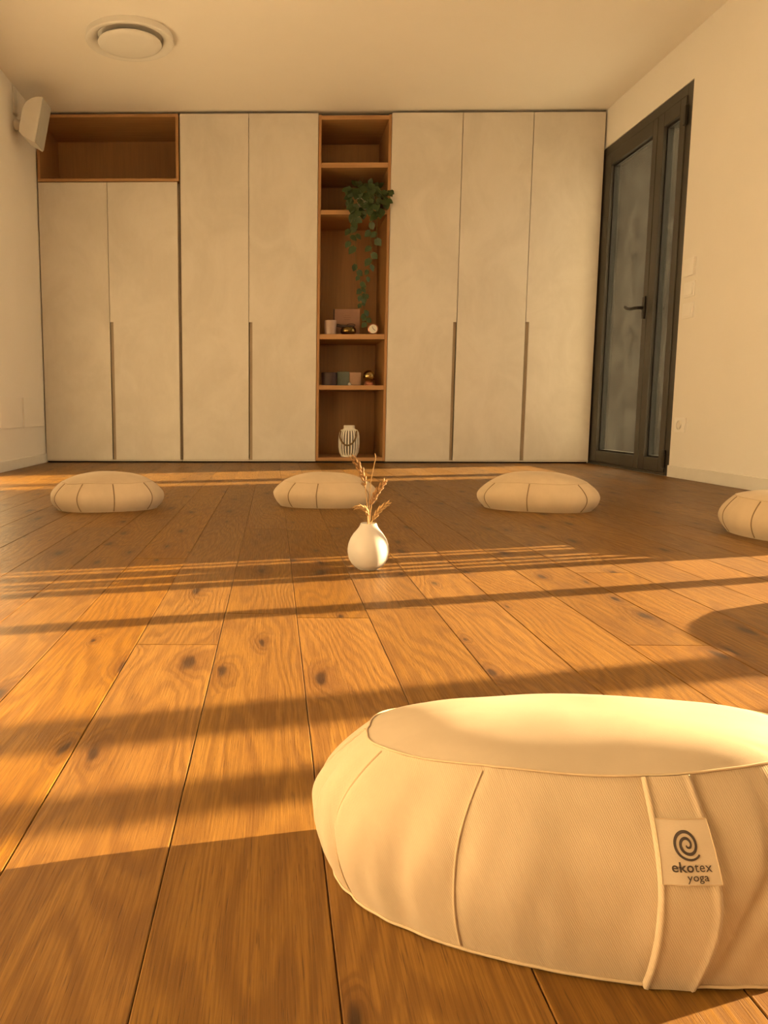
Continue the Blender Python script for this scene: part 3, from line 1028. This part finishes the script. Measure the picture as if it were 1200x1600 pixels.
MB().box(-1.7095, -1.700, 5.44, 5.505, 2.315, 2.492).build('wall_plate', 'spk', spk, bevel=0.002)

# ------------------------------------------------------------------ plates on the walls
th = thing('thermostat', 'slightly thicker white wall plate, topmost of the three by the door', 'wall plate', (XR, 4.641, 1.19))
MB().box(XR - 0.016, XR - 0.0002, 4.585, 4.697, 1.143, 1.240).build('cover', 'white_plastic', th, bevel=0.002)
for zc, lb in ((1.068, 'white light switch below the thicker plate, middle of three by the door'), (0.952, 'white light switch, lowest of the three plates by the door')):
    sw = thing('light_switch', lb, 'light switch', (XR, 4.634, zc), group='switch plates by the door')
    MB().box(XR - 0.008, XR - 0.0002, 4.577, 4.691, zc - 0.042, zc + 0.042).build('plate', 'white_plastic', sw, bevel=0.0015)
    MB().box(XR - 0.012, XR - 0.008, 4.590, 4.678, zc - 0.031, zc + 0.031).build('rocker', 'white_plastic', sw, bevel=0.001)
so = thing('power_socket', 'white power socket low on the right wall near the door', 'socket', (XR, 4.636, 0.306))
MB().box(XR - 0.009, XR - 0.0002, 4.577, 4.695, 0.264, 0.348).build('plate', 'white_plastic', so, bevel=0.0015)
MB().lathe([(0.026, 0.0), (0.026, 0.004), (0.022, 0.004), (0.020, -0.001)], 24, (0, 0, 0), False, True, 'X').build('socket_well', 'trim', so, smooth=True, off=(0.0135, 0, 0))
for dy in (-0.0095, 0.0095):
    MB().box(-0.0098, -0.0085, dy - 0.0025, dy + 0.0025, -0.0025, 0.0025).build('pin_hole', 'black', so, off=(0, 0, 0))
for y0, y1, lb in ((4.94, 5.372, 'flat white cover panel low on the left wall, nearer the camera'), (5.412, 5.885, 'flat white cover panel low on the left wall beside the cupboard')):
    o = top_box('wall_panel', 'wall', XL + 0.0002, XL + 0.010, y0, y1, 0.272, 0.472, bevel=0.0015)
    tag(o, lb, 'wall panel', 'cover panels on the left wall')

# ------------------------------------------------------------------ things on the shelves
# trailing pothos
PX, PY, PZ = 0.672, 6.045, 1.8192
pl = thing('potted_pothos', 'trailing green pothos in a pale pot hanging down over the shelves', 'plant', (PX, PY, PZ))
pot = MB().lathe([(0.048, 0.0), (0.054, 0.004), (0.066, 0.11), (0.067, 0.125), (0.061, 0.125), (0.058, 0.11)], 32, (0, 0, 0), True, False)
po = pot.build('pot', 'ceramic', pl, smooth=True, off=(0, 0, 0))
MB().lathe([(0.060, 0.108), (0.001, 0.112)], 24, (0, 0, 0), True, True).build('soil', 'soil', po, off=(0, 0, 0))
lv = [(0, 0, 0), (-.30, .10, .06), (.30, .10, .06), (-.47, .36, .09), (.47, .36, .09), (0, .36, 0), (-.40, .66, .04), (.40, .66, .04), (0, .68, -.03), (-.18, .90, -.04), (.18, .90, -.04), (0, 1.08, -.12), (-.26, -.06, .05), (.26, -.06, .05)]
lfc = [(0, 5, 1), (0, 2, 5), (1, 5, 3), (2, 4, 5), (3, 5, 8, 6), (5, 4, 7, 8), (6, 8, 9), (8, 7, 10), (9, 8, 11), (8, 10, 11), (0, 1, 12), (0, 13, 2)]
leaf_me = bpy.data.meshes.new('leaf')
leaf_me.from_pydata(lv, [], lfc)
for pg in leaf_me.polygons:
    pg.use_smooth = True
leaf_me.materials.append(M['leaf'])
rr = random.Random(5)
def add_leaf(pos, tipdir, facing, size):
    y = Vector(tipdir).normalized()
    z = Vector(facing)
    z = (z - y * z.dot(y)).normalized()
    x = y.cross(z)
    mm = Matrix((x, y, z)).transposed().to_4x4()
    o = bpy.data.objects.new('leaf', leaf_me)
    C.objects.link(o)
    o.parent = pl
    mm = Matrix.Translation(Vector(pos)) @ mm @ Matrix.Scale(size, 4)
    o.matrix_local = mm
    return o
# crown of leaves (local coordinates about the pot base)
st = MB()
cnt = 0
while cnt < 62:
    dx = rr.uniform(-0.155, 0.150)
    dz = rr.uniform(-0.035, 0.205)
    if (dx / 0.165) ** 2 + ((dz - 0.09) / 0.125) ** 2 > 1:
        continue
    if abs(dx + 0.055) < 0.035 and -0.01 < dz < 0.10 and rr.random() < 0.8:
        continue
    dyv = -0.062 - 0.075 * (1 - (dx / 0.16) ** 2) * rr.uniform(0.3, 1.0)
    if dx > 0.09 or dz < 0.065:
        dyv = -rr.uniform(0.132, 0.170)
    pos = Vector((dx, dyv, dz))
    add_leaf(pos, (dx * 3 + rr.uniform(-.5, .5), rr.uniform(-.5, .1), -0.75 + rr.uniform(-.3, .55)), (rr.uniform(-.5, .5), -1, rr.uniform(0.0, .9)), rr.uniform(0.044, 0.064))
    if cnt % 3 == 0:
        st.tube(bez([(rr.uniform(-.03, .03), rr.uniform(-.03, .01), 0.112), (dx * .5, dyv * .7, max(dz, 0.10) + 0.035), tuple(pos)], 4), 0.0012, 5)
    cnt += 1
for k in range(8):   # a few upright leaves behind
    dx = rr.uniform(-0.09, 0.11)
    pos = Vector((dx, rr.uniform(-0.06, 0.02), rr.uniform(0.16, 0.22)))
    add_leaf(pos, (dx * 4, rr.uniform(-.4, .1), rr.uniform(-.2, .5)), (rr.uniform(-.5, .5), -1, .5), rr.uniform(0.035, 0.05))
    st.tube([(dx * .3, 0, 0.112), (dx * .8, -0.01, 0.16), tuple(pos)], 0.0012, 5)
yv = 5.878 - PY
vines = [
    [(0.640, 1.93, -0.10), (0.600, 1.86, -0.14), (0.580, 1.76, None), (0.582, 1.66, None), (0.586, 1.50, None), (0.594, 1.40, None), (0.622, 1.32, None), (0.634, 1.22, None), (0.632, 1.12, None)],
    [(0.690, 1.93, -0.10), (0.690, 1.85, -0.15), (0.688, 1.74, None), (0.690, 1.62, None), (0.698, 1.52, None), (0.694, 1.44, None), (0.672, 1.36, None), (0.660, 1.24, None), (0.654, 1.12, None), (0.668, 1.06, None), (0.676, 0.995, None)],
    [(0.660, 1.93, -0.10), (0.630, 1.86, -0.15), (0.556, 1.74, None), (0.545, 1.64, None), (0.550, 1.56, None)],
    [(0.720, 1.93, -0.10), (0.735, 1.86, -0.15), (0.735, 1.72, None), (0.728, 1.62, None), (0.715, 1.55, None)],
]
for vi, vn in enumerate(vines):
    pts = [(x - PX, (yv if y is None else y), z - PZ) for x, z, y in vn]
    cv = bez(pts, 6)
    st.tube(cv, 0.0016, 6)
    step = 3
    for i in range(10, len(cv), step):
        s = -1 if (i // step) % 2 else 1
        sz = rr.uniform(0.044, 0.064) if i < 30 else rr.uniform(0.034, 0.054)
        c = cv[i]
        if rr.random() < 0.12:
            continue
        add_leaf(c + Vector((s * 0.004, -0.003, 0.0)), (s * rr.uniform(0.2, 0.9), rr.uniform(-.25, .05), -rr.uniform(0.5, 1.0)), (rr.uniform(-.6, .6), -1, rr.uniform(0, .5)), sz)
        if vi < 2 and i > 38 and rr.random() < 0.5:
            add_leaf(c + Vector((-s * 0.004, -0.004, 0.006)), (-s * rr.uniform(0.2, 0.9), -.1, -rr.uniform(0.4, 1.0)), (rr.uniform(-.6, .6), -1, .3), sz * 0.8)
st.build('stems', 'vine', pl, smooth=True, off=(0, 0, 0))

Z3 = 0.9442
cup = thing('candle_cup', 'blush ceramic candle cup at the left of the middle shelf', 'candle', (0.418, 5.995, Z3))
MB().lathe([(0.038, 0.0), (0.043, 0.004), (0.048, 0.098), (0.047, 0.104), (0.043, 0.104), (0.042, 0.080)], 32, (0, 0, 0), True, False).build('cup', 'pink_cer', cup, smooth=True, off=(0, 0, 0))
MB().lathe([(0.042, 0.082), (0.001, 0.083)], 24, (0, 0, 0), True, True).build('wax', 'wax', cup, off=(0, 0, 0))
bk = thing('standing_card', 'blush pink card box standing behind the singing bowl', 'card', (0.552, 6.105, Z3))
MB().box(-0.095, 0.095, -0.008, 0.008, 0.0, 0.200).build('front', 'pink_card', bk, bevel=0.001, off=(0, 0, 0))
MB().box(-0.101, -0.0955, -0.009, 0.020, 0.0, 0.201).build('spine', 'dark_wood', bk, off=(0, 0, 0))
for z, w in ((0.150, 0.035), (0.135, 0.055), (0.120, 0.045)):
    MB().box(-w / 2, w / 2, -0.0086, -0.0081, z, z + 0.0035).build('print_line', 'card_ink', bk, off=(0, 0, 0))
bowl = thing('singing_bowl', 'dark bronze singing bowl on the middle shelf', 'bowl', (0.552, 6.000, Z3))
MB().lathe([(0.030, 0.0), (0.048, 0.006), (0.058, 0.022), (0.057, 0.040), (0.049, 0.052), (0.046, 0.052), (0.052, 0.038), (0.050, 0.022), (0.02, 0.008)], 36, (0, 0, 0), True, True).build('bowl', 'bronze', bowl, smooth=True, off=(0, 0, 0))
sk = thing('bowl_striker', 'dark wooden striker lying across the singing bowl', 'striker', (0.552, 6.000, Z3 + 0.052))
MB().tube([(-0.085, 0.01, 0.020), (-0.05, 0.005, 0.012), (0.02, -0.012, 0.0095), (0.045, -0.018, 0.0095)], [0.011, 0.0105, 0.009, 0.008], 12).build('handle', 'dark_wood', sk, smooth=True, off=(0, 0, 0))
MB().tube([(0.02 + 0.030 * math.cos(t), -0.012 + 0.004 * math.sin(2 * t), 0.018 + 0.010 * math.sin(t)) for t in [2 * pi * k / 20 for k in range(20)]], 0.0025, 6, True).build('cord', 'dark_wood', sk, smooth=True, off=(0, 0, 0))
ck = thing('table_clock', 'tiny round clock with white face and copper rim at the shelf edge', 'clock', (0.732, 5.975, Z3))
MB().lathe([(0.036, -0.012), (0.038, 0.0), (0.038, 0.010), (0.033, 0.013), (0.031, 0.009)], 32, (0, 0, 0.041), True, False, 'Y').build('case', 'copper', ck, smooth=True, off=(0, 0, 0))
MB().lathe([(0.0325, 0.0085), (0.001, 0.0087)], 32, (0, 0, 0.041), True, True, 'Y').build('dial', 'face', ck, off=(0, 0, 0))
MB().tube([(0, -0.0105, 0.041), (0.016, -0.0105, 0.028)], 0.0014, 5).build('hand', 'black', ck, off=(0, 0, 0))
MB().tube([(0, -0.0105, 0.041), (-0.008, -0.0105, 0.058)], 0.0012, 5).build('hand', 'black', ck, off=(0, 0, 0))
for sx in (-1, 1):
    MB().tube([(sx * 0.018, 0.0, 0.012), (sx * 0.023, -0.002, 0.0015)], 0.003, 6).build('foot', 'copper', ck, smooth=True, off=(0, 0, 0))

Z4 = 0.5732
dk = thing('candle_jar', 'dark plum candle jar at the left of the lower shelf', 'candle', (0.415, 6.00, Z4))
MB().lathe([(0.054, 0.0), (0.058, 0.003), (0.059, 0.092), (0.057, 0.096), (0.053, 0.096), (0.052, 0.075)], 36, (0, 0, 0), True, False).build('jar', 'plum', dk, smooth=True, off=(0, 0, 0))
MB().lathe([(0.052, 0.077), (0.001, 0.078)], 24, (0, 0, 0), True, True).build('wax', 'plum', dk, off=(0, 0, 0))
def small_card(mat, x, y, w, h, rx, lb, cat='card'):
    o = MB().box(-w / 2, w / 2, -0.006, 0.006, 0, h).build('small_card', mat, None, bevel=0.0012, off=(0, 0, 0))
    o.location = (x, y, Z4)
    o.rotation_euler = (0, 0, rx)
    return tag(o, lb, cat)
small_card('teal_card', 0.523, 6.05, 0.092, 0.105, 0.0, 'grey teal card box standing beside the dark candle jar')
small_card('beige_card', 0.615, 6.05, 0.086, 0.100, 0.0, 'blush beige card box standing left of the brass globe')
gb = thing('globe_ornament', 'shiny brass globe on a ringed base at the right of the lower shelf', 'ornament', (0.712, 6.00, Z4))
MB().lathe([(0.036, 0.0), (0.038, 0.003), (0.036, 0.008), (0.032, 0.009), (0.035, 0.012), (0.034, 0.018), (0.028, 0.020), (0.030, 0.023), (0.026, 0.029)], 32, (0, 0, 0), True, True).build('base', 'copper', gb, smooth=True, off=(0, 0, 0))
MB().ellipsoid((0, 0, 0.070), (0, 0, 1), (0.044, 0.047), 32, 18).build('globe', 'brass', gb, smooth=True, off=(0, 0, 0))
tl = thing('incense_holder', 'tiny white incense holder with a thin stick before the cards', 'incense holder', (0.566, 5.985, Z4))
MB().lathe([(0.010, 0.0), (0.013, 0.004), (0.011, 0.016), (0.005, 0.022)], 18, (0, 0, 0), True, True).build('pebble', 'ceramic', tl, smooth=True, off=(0, 0, 0))
MB().tube([(-0.001, 0, 0.019), (0.02, 0.0, 0.006), (0.06, -0.004, 0.003), (0.10, -0.006, 0.006)], 0.0013, 6).build('stick', 'dark_wood', tl, off=(0, 0, 0))

# lantern
Z5 = 0.0402
ln = thing('slatted_lantern', 'white slatted lantern with rope handle on the bottom shelf', 'lantern', (0.572, 6.02, Z5))
MB().lathe([(0.050, 0.0), (0.060, 0.004), (0.062, 0.016), (0.056, 0.018)], 36, (0, 0, 0), True, True).build('base', 'slat', ln, smooth=True, off=(0, 0, 0))
MB().lathe([(0.060, 0.200), (0.046, 0.210), (0.042, 0.214), (0.042, 0.236), (0.037, 0.238), (0.036, 0.210)], 36, (0, 0, 0), True, False).build('neck', 'slat', ln, smooth=True, off=(0, 0, 0))
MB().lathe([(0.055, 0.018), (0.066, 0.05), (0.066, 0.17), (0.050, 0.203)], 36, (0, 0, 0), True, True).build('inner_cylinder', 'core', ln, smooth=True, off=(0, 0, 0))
sp = [(0.060, 0.014), (0.071, 0.035), (0.077, 0.075), (0.078, 0.115), (0.076, 0.155), (0.070, 0.185), (0.058, 0.205)]
sl = MB()
sv = []
for r, z in sp:
    for dr, dw in ((0, -1), (0.005, -1), (0.005, 1), (0, 1)):
        sv.append((r + dr - 0.003, dw * 0.0058, z))
sfc = [(0, 1, 2, 3)]
for i in range(len(sp) - 1):
    for k in range(4):
        a, b2 = 4 * i + k, 4 * i + (k + 1) % 4
        sfc.append((a, b2, b2 + 4, a + 4))
sfc.append(tuple(4 * (len(sp) - 1) + k for k in (3, 2, 1, 0)))
sl.v, sl.f = sv, sfc
slat_me = sl.mesh('slat', 'slat')
for k in range(22):
    o = bpy.data.objects.new('slat', slat_me)
    C.objects.link(o)
    o.parent = ln
    o.rotation_euler = (0, 0, 2 * pi * k / 22)
hp = bez([(-0.066, -0.03, 0.196), (-0.074, -0.062, 0.150), (-0.052, -0.088, 0.105), (-0.020, -0.092, 0.090), (0.018, -0.090, 0.108), (0.042, -0.080, 0.150), (0.050, -0.050, 0.196)], 6)
MB().tube(hp, 0.006, 8).build('rope_handle', 'rope', ln, smooth=True, off=(0, 0, 0))
